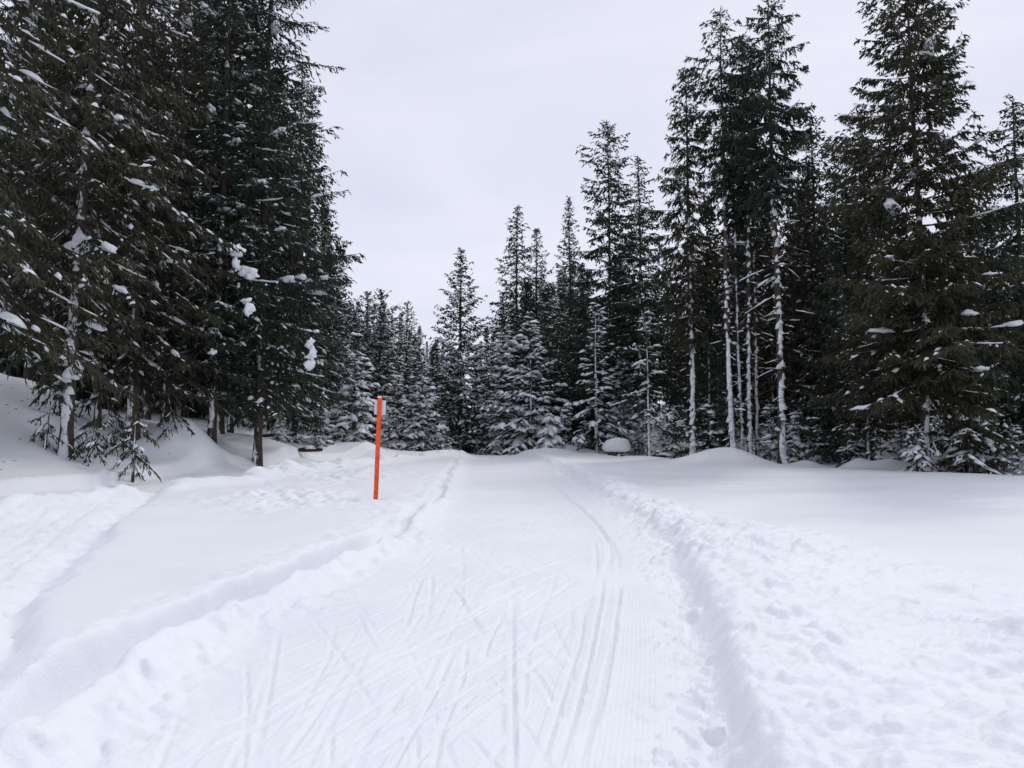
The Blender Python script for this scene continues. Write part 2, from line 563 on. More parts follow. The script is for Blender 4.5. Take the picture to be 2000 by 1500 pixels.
    cl = sstep(0.75, 0.15, ul + 0.2 * wob) * sstep(0.0, 0.1, ul) * fade * (1 - sstep(10, 16, y))
    z += cl * (0.05 * lumps(x, y, 0.12, 19, .25) + 0.012 * fine)
    # smooth field: faint wind ribs
    op = (1 - ch) * sstep(0.3, 1.2, ur)
    z += op * (0.016 * vnoise(x * 0.35 + y * 0.1, y, 0.5, 71) + 0.03 * vnoise(x * 0.3, y * 1.1 + 0.2 * x, 1.6, 72))
    opl = sstep(-0.9, -1.5, ul)
    z += opl * (0.007 * fbm(x * 0.5, y, 0.25, 73, 2))
    # ski tracks and skating strokes in the lane
    near_i = np.where((ul > -0.2) & (ur < 0.4) & (y > 1.0) & (y < 26))[0]
    X, Y = x[near_i], y[near_i]
    dz = np.zeros(len(X))
    rim_z = np.zeros(len(X))
    rng = np.random.default_rng(5)

    def groove(pts, width, depth, rim=0.4):
        pts = np.asarray(pts, float)
        lo, hi = pts.min(0) - 0.3, pts.max(0) + 0.3
        s = np.where((X > lo[0]) & (X < hi[0]) & (Y > lo[1]) & (Y < hi[1]))[0]
        if not len(s):
            return
        best = np.full(len(s), 9.0)
        tt = np.zeros(len(s))
        xs, ys = X[s], Y[s]
        n = len(pts) - 1
        for i in range(n):
            a, b = pts[i], pts[i + 1]
            d = b - a
            t = np.clip(((xs - a[0]) * d[0] + (ys - a[1]) * d[1]) / (d @ d + 1e-9), 0, 1)
            dd = np.hypot(xs - a[0] - t * d[0], ys - a[1] - t * d[1])
            k = dd < best
            best[k] = dd[k]
            tt[k] = (i + t[k]) / n
        amp = sstep(0, 0.3, tt) * sstep(1, 0.75, tt)
        dz[s] = np.minimum(dz[s], -depth * np.exp(-(best / (width * 0.5)) ** 4) * amp)
        rim_z[s] = np.maximum(rim_z[s], rim * depth * np.exp(-((best - width * 0.8) / (width * 0.28)) ** 2) * amp)

    def px(*p):
        return [on_trail(a, b) for a, b in p]
    for p, wd, dp in (
            (((1002, 1520), (1000, 1400), (999, 1280), (1001, 1150)), .055, .022),
            (((1075, 1520), (1120, 1380), (1150, 1270), (1170, 1180), (1178, 1120)), .07, .022), (((1040, 1520), (1090, 1370), (1130, 1260), (1142, 1190)), .06, .018),
            (((1120, 1520), (1160, 1370), (1190, 1260), (1205, 1180), (1212, 1140)), .07, .022), (((1150, 1450), (1180, 1340), (1200, 1240), (1203, 1200)), .05, .015),
            (((1180, 1130), (1192, 1090), (1190, 1060), (1170, 1025), (1130, 985), (1070, 945), (1040, 925)), .10, .030), (((1165, 1150), (1163, 1080), (1160, 1050)), .08, .016),
            (((1210, 1140), (1205, 1080), (1190, 1045)), .06, .014), (((1060, 1140), (960, 1190), (860, 1240), (760, 1300)), .06, .016),
            (((1070, 1215), (940, 1290), (800, 1370), (640, 1470)), .065, .018), (((1125, 1210), (1000, 1290), (840, 1385), (700, 1480)), .065, .018),
            (((1090, 1270), (960, 1350), (830, 1440)), .06, .016), (((1150, 1105), (1040, 1150), (930, 1195), (880, 1225)), .06, .016),
            (((1130, 1085), (1020, 1130), (920, 1175)), .06, .014), (((870, 1130), (910, 1190), (955, 1262)), .035, .018), (((900, 1060), (950, 1110), (990, 1150)), .03, .012),
            (((895, 1255), (840, 1360), (790, 1440), (740, 1520)), .06, .018), (((915, 1240), (900, 1330), (860, 1420), (840, 1520)), .05, .014),
            (((830, 1120), (805, 1180), (790, 1240)), .05, .014), (((845, 1115), (840, 1170), (835, 1220)), .05, .012), (((900, 1060), (905, 1150)), .05, .012),
            (((990, 1195), (960, 1240), (935, 1300)), .05, .014), (((1000, 930), (1080, 960), (1150, 1010)), .03, .010)):
        groove(px(*p), wd * 0.72, dp * 1.2, 0.5)
    for k in range(240):
        yy = 2.2 + 13 * rng.random() ** 1.2
        u = rng.uniform(0.2, 0.72)
        x0 = xl(yy) + u * (xr(yy) - xl(yy))
        an = rng.choice([0.5, 0.46, 0.42, 0.1, 0.1, -0.28]) + rng.normal(0, 0.08)
        ln = rng.uniform(1.0, 3.4)
        dx, dy = math.sin(an) * ln / 2, math.cos(an) * ln / 2
        c = rng.normal(0, 0.05)
        groove([(x0 - dx, yy - dy), (x0 + c, yy), (x0 + dx, yy + dy)], rng.uniform(.024, .042), rng.uniform(.003, .011), 0.5)
    dz = dz + rim_z * np.clip(1 + dz / 0.006, 0, 1)
    lane = sstep(0.3, 0.8, ul[near_i]) * sstep(0.35, 0.7, -ur[near_i])
    dz += lane * (0.0035 * fine[near_i] + 0.006 * fbm(X, Y, 0.35, 91, 2))
    z[near_i] += dz
    # build
    nr, nc = sh
    V = np.stack([x, y, z], -1)
    i = np.arange(nr - 1)[:, None] * nc
    j = np.arange(nc)[None]
    Q = np.stack([i + j, i + (j + 1) % nc, i + nc + (j + 1) % nc, i + nc + j], -1).reshape(-1, 4)
    # shared normals so that trail, road and field meet without a crease
    G = V.reshape(nr, nc, 3)
    du = np.roll(G, -1, 1) - np.roll(G, 1, 1)
    dv = np.gradient(G, axis=0)
    N = np.cross(du, dv).reshape(-1, 3)
    N /= np.linalg.norm(N, axis=1)[:, None] + 1e-12
    N[N[:, 2] < 0] *= -1
    N[:nc] = (0, 0, 1)
    c = Q.mean(1).astype(int)
    qx, qy = V[Q, 0].mean(1), V[Q, 1].mean(1)
    on_lane = (qx > xl(qy) + 0.12) & (qx < xr(qy) + 0.02) & (qy > -6) & (qy < 46)
    qs = qx - xf(qy)
    on_road = (qs > 0.15) & (qs < 3.4) & (qy > 7) & (qy < 39)
    litter = sstep(-0.5, 1.5, xf(y) - x) * (1 - sstep(30, 45, y)) * sstep(12, 16, y)
    litter = np.maximum(litter, 0.7 * sstep(-1.2, 0.5, right_edge(x, y)) * sstep(3, 6, x))
    for name, sel, mt in (('snow_ground', ~(on_lane | on_road), M['ground']), ('ski_trail', on_lane, M['trail']), ('side_road', on_road, M['ground'])):
        q = Q[sel]
        ids, inv = np.unique(q, return_inverse=True)
        me = mesh(name, V[ids], inv.reshape(-1, 4), mt, True)
        if name == 'ski_trail':
            for an, val in (('across', (x - xr(y))[ids]), ('groomed', (sstep(-1.25, -0.75, ur + .1 * wob) * sstep(0, -0.25, ur) + 0.25 * sstep(.4, .8, ul))[ids] * (1 - sstep(7, 14, y[ids])))):
                at = me.attributes.new(an, 'FLOAT', 'POINT')
                at.data.foreach_set('value', val.astype(np.float32))
        else:
            at = me.attributes.new('litter', 'FLOAT', 'POINT')
            at.data.foreach_set('value', litter[ids].astype(np.float32))
        me.normals_split_custom_set_from_vertices(N[ids].astype(np.float32))
        obj(name, me, kind='structure', label={'snow_ground': 'white snow field and banks around the groomed trail', 'ski_trail': 'groomed snow trail with crossing ski tracks rising to a crest',
                                               'side_road': 'flattened snow road along the foot of the wooded bank'}[name])


build_ground()


# ------------------------------------------------------------------ spruces
def grow(seed, H, rb=0.18, R=2.6, cb=0.12, per_m=9.0, e_low=-0.5, e_top=0.5, curl=0.25, hang=0.7, el=0.17, ew=0.034, dens=1.0, snow=0.25, snow_hi=0.08,
         ridge=0.35, dead=0.0, dead_len=1.2, cones=0.0, prof=0.75, bulge=0.12, needles='dark', bark='bark', lean=(0, 0), gaps=0.0, low_R=0.7, drop=0.0, step=0.115, clumps=0, pad=1.0, open_side=0.0, thin_above=1e9):
    rng = np.random.default_rng(seed)
    ph = rng.uniform(0, 6.28, 4)

    def axis(z):
        t = z / H
        w = H * 0.004
        return np.stack([lean[0] * t * H + w * np.sin(3 * t + ph[0]) + 0.4 * w * np.sin(9 * t + ph[1]) - w * math.sin(ph[0]),
                         lean[1] * t * H + w * np.sin(3.4 * t + ph[2]) - w * math.sin(ph[2]), z], -1)

    def tr(z):
        return rb * np.clip(1 - z / H, 0, 1) ** 0.85 + 0.008 + rb * 0.45 * np.exp(-z / (rb * 2.2))
    out_ = {}
    tb = Bag()
    zz = np.concatenate([[-0.8, -0.1], np.linspace(0.05, H, max(14, int(H * 1.4)))])
    tb.tube(axis(zz), tr(np.clip(zz, 0, H)), 9)
    out_['trunk'] = tb.mesh('trunk', M[bark], True)
    # primary branches in loose whorls
    zb = cb * H
    n = int((H - zb) * per_m)
    zl = zb + (H - zb) * (np.arange(n) + rng.uniform(0, 1, n)) / n
    wh = 0.42 + 0.1 * rng.random()
    zl = zl + 0.32 * wh * np.sin(2 * math.pi * zl / wh) * 0.5
    zl = zl[(zl > zb * 0.98) & (zl < H - 0.05)]
    u = np.clip((zl - zb) / (H - zb), 0, 1)
    az = np.cumsum(np.full(len(zl), 2.39996) + rng.normal(0, 0.35, len(zl)))
    Lb = R * (1 - u) ** prof * (low_R + (1 - low_R) * sstep(0, bulge + 0.01, u)) * rng.uniform(0.5, 1.15, len(zl)) + 0.10
    lob = 1 + 0.16 * np.sin(az * 2 + ph[3] + zl * 0.6) + 0.10 * np.sin(az * 3 + zl * 1.7)
    Lb *= lob
    if open_side:   # few boughs towards the clearing, so that the stem shows
        keep = (np.sin(az) > -0.80) | (rng.random(len(zl)) > open_side)
        zl, u, az, Lb = zl[keep], u[keep], az[keep], Lb[keep]
    if gaps:
        keep = rng.random(len(zl)) > gaps * (0.4 + 0.9 * (vnoise(az % 6.283, zl, 1.6, seed) > 0))
        zl, u, az, Lb = zl[keep], u[keep], az[keep], Lb[keep]
    s0 = e_low + (e_top - e_low) * u ** 0.9 + rng.normal(0, 0.09, len(zl))
    cv = curl * (1 - 0.6 * u) * rng.uniform(0.6, 1.4, len(zl))
    live = np.ones(len(zl), bool)
    if dead:
        nd = int((zb - 0.6) * dead)
        zd = rng.uniform(0.5, zb + 0.12 * H, nd)
        zl = np.concatenate([zl, zd]); az = np.concatenate([az, rng.uniform(0, 6.28, nd)])
        Lb = np.concatenate([Lb, dead_len * rng.uniform(0.25, 1.0, nd)])
        s0 = np.concatenate([s0, rng.uniform(-0.55, 0.0, nd)]); cv = np.concatenate([cv, rng.uniform(-0.25, 0.2, nd)])
        u = np.concatenate([u, np.zeros(nd)]); live = np.concatenate([live, np.zeros(nd, bool)])
    NB = len(zl)
    P0 = axis(zl)
    Dh = np.stack([np.cos(az), np.sin(az), np.zeros(NB)], -1)
    Sd = np.stack([-np.sin(az), np.cos(az), np.zeros(NB)], -1)
    bend = rng.normal(0, 0.10, NB)

    def bp(i, t):
        """point at t along branch i"""
        l = Lb[i]
        return P0[i] + Dh[i] * (l * t)[:, None] * 0.95 + Sd[i] * (l * bend[i] * t * t)[:, None] + np.array([0, 0, 1.0]) * (l * (s0[i] * t + (cv[i] - drop) * t * t))[:, None]
    # limb wood: three-sided tapering rods
    ts = np.linspace(0, 1, 5)
    ii = np.repeat(np.arange(NB), len(ts))
    tt = np.tile(ts, NB)
    C = bp(ii, tt).reshape(NB, len(ts), 3)
    br = (np.where(live, 0.008, 0.012) + 0.0075 * Lb)[:, None] * (1.05 - 0.85 * ts)[None]
    k3 = np.arange(3) * 2.0944
    ring = C[:, :, None] + br[:, :, None, None] * (np.cos(k3)[None, None, :, None] * Sd[:, None, None] + np.sin(k3)[None, None, :, None] * np.array([0, 0, 1.0]))
    V = ring.reshape(-1, 3)
    base = (np.arange(NB)[:, None, None] * len(ts) + np.arange(len(ts) - 1)[None, :, None]) * 3
    j = np.arange(3)[None, None]
    q = np.stack([base + j, base + (j + 1) % 3, base + 3 + (j + 1) % 3, base + 3 + j], -1).reshape(-1, 4)
    lb = Bag()
    lb.put(V, q)
    # twigs on both sides of each live branch
    cnt = np.where(live, np.maximum(2, (Lb / step * dens).astype(int)), np.where(rng.random(NB) < 0.5, (Lb / 0.35).astype(int), 0))
    si = np.repeat(np.arange(NB), cnt)
    NS = len(si)
    st = 0.10 + 0.90 * rng.random(NS) ** 0.85
    sp = bp(si, st)
    sgn = np.where(rng.random(NS) < 0.5, -1.0, 1.0)
    sl = (0.12 + 0.36 * Lb[si] * (1.04 - st) ** 0.8) * rng.uniform(0.55, 1.15, NS)
    sl = np.minimum(sl, 0.95)
    ya = np.radians(rng.uniform(35, 68, NS))
    td = Dh[si] * np.cos(ya)[:, None] + Sd[si] * (np.sin(ya) * sgn)[:, None]
    tsl = s0[si] * 0.5 + (cv[si] - drop) * st * 0.9 - 0.12 - 0.25 * hang * rng.random(NS)
    td[:, 2] = tsl
    td /= np.linalg.norm(td, axis=1)[:, None]
    lv = live[si]
    # needle-clad branchlets
    ne = np.where(lv, np.maximum(2, (sl / 0.062 * dens).astype(int)), 0)
    ei = np.repeat(np.arange(NS), ne)
    NE = len(ei)
    v = rng.random(NE)
    ep = sp[ei] + td[ei] * (sl[ei] * v)[:, None]
    ep[:, 2] -= 0.25 * hang * sl[ei] * v * v
    ed = td[ei] * rng.uniform(0.25, 1.0, NE)[:, None] + rng.normal(0, 0.30, (NE, 3)) + Dh[si[ei]] * 0.25
    ed[:, 2] -= hang * rng.uniform(0.2, 1.5, NE)
    ed /= np.linalg.norm(ed, axis=1)[:, None]
    ln = el * rng.uniform(0.55, 1.35, NE) * (0.65 + 0.5 * (1 - u[si[ei]]))
    # tufts towards the branch tips
    ti = np.repeat(np.where(live)[0], 8)
    tq = rng.uniform(0.62, 1.0, len(ti))
    tp = bp(ti, tq)
    tdir = bp(ti, tq + 0.02) - bp(ti, tq - 0.08)
    tdir /= np.linalg.norm(tdir, axis=1)[:, None]
    tdir = tdir + rng.normal(0, 0.42, tdir.shape)
    tdir[:, 2] -= hang * rng.uniform(0, 0.9, len(ti)) * (tq < 0.97)
    tdir /= np.linalg.norm(tdir, axis=1)[:, None]
    # leader
    na = int((H - zb) * 26)
    lz = zb + (H - zb) * np.sqrt(rng.random(na))
    lz[:26] = H - (0.02 + 0.9 * rng.random(26) ** 1.3) * min(1.0, H * .06)
    lp = axis(lz)
    ld = rng.normal(0, 0.7, (na, 3)); ld[:, 2] = rng.uniform(-0.6, 0.5, na); ld[:26, 2] = rng.uniform(.3, 1.6, 26)
    ld /= np.linalg.norm(ld, axis=1)[:, None]
    ep = np.concatenate([ep, tp, lp]); ed = np.concatenate([ed, tdir, ld])
    ln = np.concatenate([ln, el * rng.uniform(0.5, 1.0, len(ti)) * (0.3 + 0.7 * (1 - u[ti]) ** 0.7), np.concatenate([el * (0.25 + 0.5 * (H - lz[:26])), np.full(na - 26, el * 1.5)])])
    NE = len(ep)
    wd = np.cross(ed, rng.normal(0, 1, (NE, 3)))
    wd /= np.linalg.norm(wd, axis=1)[:, None] + 1e-9
    hw = (ew * rng.uniform(0.6, 1.3, NE))[:, None]
    kp = (ep[:, 2] < thin_above) | (rng.random(NE) < 0.3)       # far above eye level fewer, broader sprays do
    hw = np.where(ep[:, 2:] > thin_above, hw * 1.9, hw)
    ep, ed, ln, wd, hw = ep[kp], ed[kp], ln[kp], wd[kp], hw[kp]
    NE = len(ep)
    mid = ep + ed * (ln * 0.42)[:, None]
    V = np.stack([ep - ed * 0.03, mid + wd * hw, ep + ed * ln[:, None], mid - wd * hw], 1).reshape(-1, 3)
    out_['crown'] = mesh('crown', V, np.arange(NE * 4).reshape(-1, 4), M[needles])
    # bare side twigs on the dead branches
    dd = np.where(~lv)[0]
    if len(dd):
        a, b = sp[dd], sp[dd] + td[dd] * (sl[dd] * 1.2)[:, None]
        up = np.array([0, 0, 0.011])
        V = np.stack([a - up, a + up, b], 1).reshape(-1, 3)
        lb.put(V, np.arange(len(V)).reshape(-1, 3))
    out_['limbs'] = lb.mesh('limbs', M['limb'])
    # snow: ridges along branch tops, pads on twigs, cushions in the axils
    sb = Bag()
    rs = rng.random(NB) < np.where(live, ridge, min(1, ridge * 2.2)) * np.clip(1.25 - 1.0 * zl / H, 0.12, 1)
    for i in np.where(rs)[0]:
        if Lb[i] < 0.35:
            continue
        a = rng.uniform(0.0, 0.55)
        b = min(1.0, a + rng.uniform(0.18, 0.6))
        m = max(4, int(Lb[i] * (b - a) / 0.12))
        t = np.linspace(a, b, m)
        c = bp(np.full(m, i), t) + np.array([0, 0, 0.012])
        w = (0.028 + 0.06 * rng.random() ** 1.8) * np.sin(np.linspace(0.12, 3.02, m)) ** 0.5 * rng.uniform(0.3, 1.25, m) * np.where(rng.random(m) < 0.22, 0.25, 1.0) * (0.62 + 0.2 * min(Lb[i], 2.5))
        hgt = w * rng.uniform(0.7, 1.2, m) + 0.006
        s = Sd[i]
        Vv = np.stack([c - s * w[:, None] - [0, 0, .012], c - s * (w * .55)[:, None] + np.array([0, 0, 1.0]) * (hgt * .8)[:, None], c + s * (w * .45)[:, None] + np.array([0, 0, 1.0]) * hgt[:, None], c + s * w[:, None] - [0, 0, .012]], 1).reshape(-1, 3)
        bs = np.arange(m - 1)[:, None] * 4
        jj = np.arange(4)[None]
        sb.put(Vv, np.stack([bs + jj, bs + (jj + 1) % 4, bs + 4 + (jj + 1) % 4, bs + 4 + jj], -1).reshape(-1, 4))
    zr = np.clip(sp[:, 2] / H, 0, 1)
    pr = snow * (1 - zr) ** 0.7 + snow_hi * zr
    patch = 0.35 + 1.3 * (vnoise(sp[:, 0] + 3.1 * sp[:, 1], sp[:, 2] + 1.7 * sp[:, 1], 0.9, seed + 3) > -0.05)
    pi = np.repeat(np.arange(NS), rng.poisson(pr * patch))
    if len(pi):
        npad = len(pi)
        f = rng.uniform(0.15, 0.85, npad)
        pc = sp[pi] + td[pi] * (sl[pi] * f)[:, None]
        pc[:, 2] += 0.008 - 0.25 * hang * sl[pi] * f * f
        big = rng.random(npad) ** 2.2
        pl = pad * (0.045 + 0.16 * big) * (0.55 + 0.6 * np.minimum(sl[pi], .8) / .8 + 0.3 * snow)
        pw = pl * rng.uniform(0.28, 0.6, npad)
        pt = pw * rng.uniform(0.5, 0.95, npad)
        a = td[pi].copy()
        a[:, 2] -= 0.25 * hang * f
        a /= np.linalg.norm(a, axis=1)[:, None]
        s = np.cross(a, [0, 0, 1.0]); s /= np.linalg.norm(s, axis=1)[:, None] + 1e-9
        up = np.cross(s, a)
        J = rng.uniform(0.75, 1.25, (npad, 6))
        V = np.stack([pc - a * (pl * J[:, 0])[:, None], pc + s * (pw * J[:, 1])[:, None], pc + a * (pl * J[:, 2])[:, None], pc - s * (pw * J[:, 3])[:, None], pc + up * (pt * J[:, 4])[:, None] + a * (pl * .2)[:, None],
                      pc + up * (pt * J[:, 5] * .95)[:, None] - a * (pl * .45)[:, None]], 1)
        o6 = np.arange(npad)[:, None, None] * 6
        fc = np.array([(0, 1, 5), (1, 2, 4), (2, 3, 4), (3, 0, 5), (1, 4, 5), (3, 5, 4), (0, 3, 1), (2, 1, 3)])
        sb.put(V.reshape(-1, 3), (o6 + fc[None]).reshape(-1, 3))
    cand = np.where(live & (np.sin(az) < -0.15) & (Lb > 0.5) & (zl < 0.75 * H))[0]
    for i in rng.permutation(cand)[:clumps]:    # heaps that slid to the bough ends
        t0 = rng.uniform(0.5, 0.85)
        a_, b_ = bp(np.array([i, i]), np.array([t0, t0 + 0.08]))
        d_ = (b_ - a_) / np.linalg.norm(b_ - a_)
        V_, F_ = clump(seed * 50 + i, 1, 1, 1, 0.42, 0.55, True)
        k_ = rng.uniform(0.08, 0.2)
        s_ = Sd[i]
        up_ = np.cross(d_, s_)
        up_ = up_ if up_[2] > 0 else -up_
        sb.put(a_ + up_ * k_ * .25 + V_[:, :1] * d_ * k_ * rng.uniform(1.1, 2.0) + V_[:, 1:2] * s_ * k_ * .8 + V_[:, 2:] * up_ * k_ * .6, F_)
    if cones:   # snow sitting in the axils up the trunk, on the windward side
        zc = np.arange(0.3, H * 0.62, 0.21) + rng.uniform(-.09, .09, len(np.arange(0.3, H * 0.62, 0.21)))
        for z0 in zc:
            if rng.random() > cones * (1.05 - z0 / H):
                continue
            a = -math.pi / 2 + rng.normal(0, 0.55)
            r = float(tr(np.array([z0]))[0])
            w = r * rng.uniform(0.5, 0.95) + 0.02
            h = rng.uniform(0.14, 0.36)
            c = axis(np.array([z0]))[0]
            k = 7
            an = np.arange(k) * 2 * math.pi / k
            ctr = c + np.array([math.cos(a), math.sin(a), 0]) * r * 0.75
            lo = ctr + np.stack([np.cos(an) * w, np.sin(an) * w, np.full(k, -.02)], -1) * rng.uniform(.8, 1.2, (k, 1))
            mi = ctr - np.array([math.cos(a), math.sin(a), 0]) * r * .15 + np.stack([np.cos(an) * w * .75, np.sin(an) * w * .75, np.full(k, h * .4)], -1)
            tpp = c + np.array([math.cos(a), math.sin(a), 0]) * r * 0.8 + np.array([0, 0, h])
            Vv = np.concatenate([lo, mi, [tpp], [ctr - [0, 0, .03]]])
            jj = np.arange(k)
            q = np.stack([jj, (jj + 1) % k, k + (jj + 1) % k, k + jj], -1)
            sb.put(Vv, np.concatenate([q[:, [0, 1, 2]], q[:, [0, 2, 3]], np.stack([k + jj, k + (jj + 1) % k, np.full(k, 2 * k)], -1), np.stack([(jj + 1) % k, jj, np.full(k, 2 * k + 1)], -1)]))
    out_['snow_load'] = sb.mesh('snow_load', M['snow'], True)
    return out_


def plant(parts, x, y, label, group=None, scale=1.0, rz=0.0, name='spruce_tree', category='tree', dz=0.0):
    root = obj(name, None, loc=(x, y, ground_z(x, y) - 0.05 + dz), rz=rz, label=label, category=category, group=group)
    root.scale = (scale,) * 3
    root.empty_display_size = 0.3
    tk = obj('trunk', parts['trunk'], parent=root)
    cr_ = obj('crown', parts['crown'], parent=root)
    obj('limbs', parts['limbs'], parent=tk, kind='stuff')
    if parts.get('snow_load'):
        obj('snow_load', parts['snow_load'], parent=cr_, kind='stuff')
    return root


def height_to(px_, Y, top):
    x = x_at(px_, Y)
    return z_at(top, Y) - ground_z(x, Y) + 0.05


def tree(px_, Y, top, label, seed, group=None, name='spruce_tree', **kw):
    x = x_at(px_, Y)
    H = height_to(px_, Y, top)
    kw.setdefault('thin_above', z_at(-60, Y) - ground_z(x, Y) + 0.8)
    return plant(grow(seed, H, **kw), x, Y, label, group, name=name)


OLD = dict(clumps=16, per_m=13, e_low=-0.62, e_top=0.15, curl=0.22, hang=0.95, el=0.165, ew=0.022, dens=1.25, snow=0.36, ridge=0.48, prof=0.55)
# left wood
tree(-95, 16.5, -760, 'huge dark spruce at the upper left edge with one long snow-lined branch', 101, **{**OLD, 'R': 3.9, 'cb': 0.17, 'rb': 0.24, 'needles': 'brown', 'e_low': -.9, 'e_top': -.3, 'curl': .25, 'snow': .3, 'ridge': .6, 'dens': 1.0})
L1 = tree(130, 20, -700, 'tall spruce with thick snow-crusted trunk standing lowest on the bank', 102, **{**OLD, 'R': 3.6, 'cb': 0.17, 'rb': 0.15, 'needles': 'brown', 'dead': 3.0, 'dead_len': 1.1, 'cones': .55, 'open_side': .9, 'e_low': -.95, 'e_top': -.2, 'curl': .3, 'bark': 'bark_snowy', 'lean': (0.012, 0)})
tree(255, 23, -420, 'shaggy dark spruce between the crusted trunk and the snow knob', 103, **{**OLD, 'R': 3.1, 'cb': 0.09, 'rb': 0.17, 'needles': 'brown', 'e_low': -.9, 'e_top': -.1, 'curl': .3, 'snow': .3})
L2 = tree(415, 26, -430, 'blue-black spruce behind the round snow knob with a large snow clump', 104, **{**OLD, 'R': 2.9, 'cb': 0.08, 'rb': 0.14, 'snow': .3, 'dead': 1.5, 'e_low': -.5, 'cones': .3})
L3 = tree(503, 27, -330, 'tall dark spruce closing the left wood, its crown outlined against the sky', 105, **{**OLD, 'R': 3.55, 'cb': 0.10, 'rb': 0.14, 'snow': .25, 'e_low': -.55, 'e_top': .3, 'prof': .62, 'dens': 1.3, 'dead': 1.0, 'low_R': .75})
tree(318, 26, -250, 'thin spruce rising just above the slope left of the snow knob', 106, **{**OLD, 'R': 2.5, 'cb': 0.11, 'rb': 0.12, 'needles': 'brown', 'snow': .2})
tree(188, 23, 120, 'slim leaning spruce right beside the thick snow-crusted trunk', 107, **{**OLD, 'R': 2.0, 'cb': 0.16, 'rb': 0.085, 'needles': 'brown', 'snow': .2, 'lean': (0.03, 0)})
tree(570, 33, 130, 'dark spruce filling in behind the one that closes the left wood', 108, **{**OLD, 'R': 3.0, 'cb': 0.07, 'rb': 0.17, 'snow': .2})
# middle distance, left of the trail
YOUNG = dict(pad=1.5, per_m=17, cb=0.03, e_low=-0.62, e_top=0.55, curl=0.12, hang=0.55, el=0.15, ew=0.036, dens=0.9, snow=2.0, snow_hi=0.9, ridge=0.95, prof=0.85, rb=0.09, low_R=0.9)
MID = dict(per_m=15, cb=0.04, e_low=-0.45, e_top=0.65, curl=0.18, hang=0.6, el=0.18, ew=0.034, dens=1.0, pad=1.25, snow=1.2, snow_hi=0.3, ridge=0.85, prof=0.8, rb=0.14)
tree(690, 37, 655, 'small snow-laden spruce with drooping white boughs left of the orange pole', 120, **{**YOUNG, 'R': 1.9, 'snow': 1.8, 'pad': 1.7})
tree(640, 41, 520, 'mid-sized snowy spruce at the dark end of the left wood', 121, **{**MID, 'R': 3.0, 'prof': .7})
tree(738, 50, 566, 'taller snow-dusted spruce directly above the orange pole', 122, **{**MID, 'R': 3.6, 'prof': .7})
tree(712, 56, 570, 'dark-tipped spruce next to the left wood, behind the snow-dusted one', 123, **{**MID, 'R': 3.3, 'snow': 1.0, 'prof': .7})
tree(790, 58, 590, 'narrow dark-tipped spruce right of the orange pole, far row', 124, **{**MID, 'R': 3.0, 'snow': 1.3, 'prof': .7})
tree(820, 42, 712, 'low bushy spruce thick with snow between pole and trail crest', 125, **{**YOUNG, 'R': 1.7, 'per_m': 16})
tree(775, 44, 735, 'rounded snow-covered young spruce just right of the pole', 126, **{**YOUNG, 'R': 1.3, 'per_m': 15})
# middle distance, beyond the crest and right of it
tree(900, 47, 487, 'slender pointed spruce standing alone against the sky beside the crest', 130, **{**MID, 'R': 3.2, 'e_top': .55, 'snow': 1.5, 'ridge': .9, 'prof': .78, 'per_m': 17})
tree(1008, 52, 402, 'lacy thin-topped spruce right of the lone pointed one', 131, **{**MID, 'R': 3.6, 'dens': 1.15, 'gaps': .22, 'snow': .6, 'hang': .9, 'e_low': -.4, 'e_top': .35, 'prof': .7, 'cb': .12})
tree(1051, 53, 446, 'second lacy spruce, shorter, touching the thin-topped one', 132, **{**MID, 'R': 3.0, 'dens': 1.1, 'gaps': .22, 'snow': .6, 'hang': .9, 'cb': .1})
tree(1113, 51, 386, 'spruce with a long bare needle-like leader', 133, **{**MID, 'R': 3.3, 'prof': .95, 'e_top': .6, 'snow': .4})
tree(1035, 42.5, 610, 'wide snow-covered spruce with white sweeping boughs right of the crest', 134, **{**YOUNG, 'R': 3.0, 'rb': .12, 'per_m': 17, 'snow': 1.8})
tree(985, 45, 640, 'snowy spruce half hidden behind the crest of the trail', 135, **{**YOUNG, 'R': 2.3, 'snow': 1.6})
tree(1195, 45, 240, 'tall open spruce with sky showing through its crown', 136, **{**MID, 'R': 3.7, 'dens': 1.2, 'gaps': .25, 'hang': 1.0, 'e_low': -.45, 'e_top': .35, 'snow': .22, 'snow_hi': .0, 'ridge': .35, 'prof': .5, 'cb': .16, 'rb': .13, 'dead': 1.5, 'cones': .5, 'el': .2})
tree(1250, 42, 306, 'spruce with long stiff side boughs right of the tall open one', 137, **{**MID, 'R': 3.0, 'dens': 1.05, 'gaps': .28, 'hang': .7, 'e_low': -.5, 'e_top': .15, 'snow': .25, 'snow_hi': .02, 'ridge': .5, 'prof': .62, 'cb': .2, 'rb': .12, 'dead': 2.0, 'cones': .6})
tree(1165, 40.5, 585, 'young spruce with snow-whitened stem behind the trail-side humps', 138, **{**YOUNG, 'R': 1.9, 'rb': .10, 'gaps': .3, 'snow': 1.2, 'cones': .8, 'bark': 'bark_snowy', 'cb': .1})
tree(1268, 37, 610, 'small thin-stemmed spruce with pale trunk and few boughs', 139, **{**YOUNG, 'R': 1.7, 'rb': .085, 'gaps': .45, 'snow': 1.0, 'cones': .6, 'bark': 'bark_snowy', 'cb': .25, 'dead': 4})
tree(1215, 42.5, 690, 'young spruce heavy with snow clumps behind the capped stump', 140, **{**YOUNG, 'R': 1.4, 'snow': 2.2})
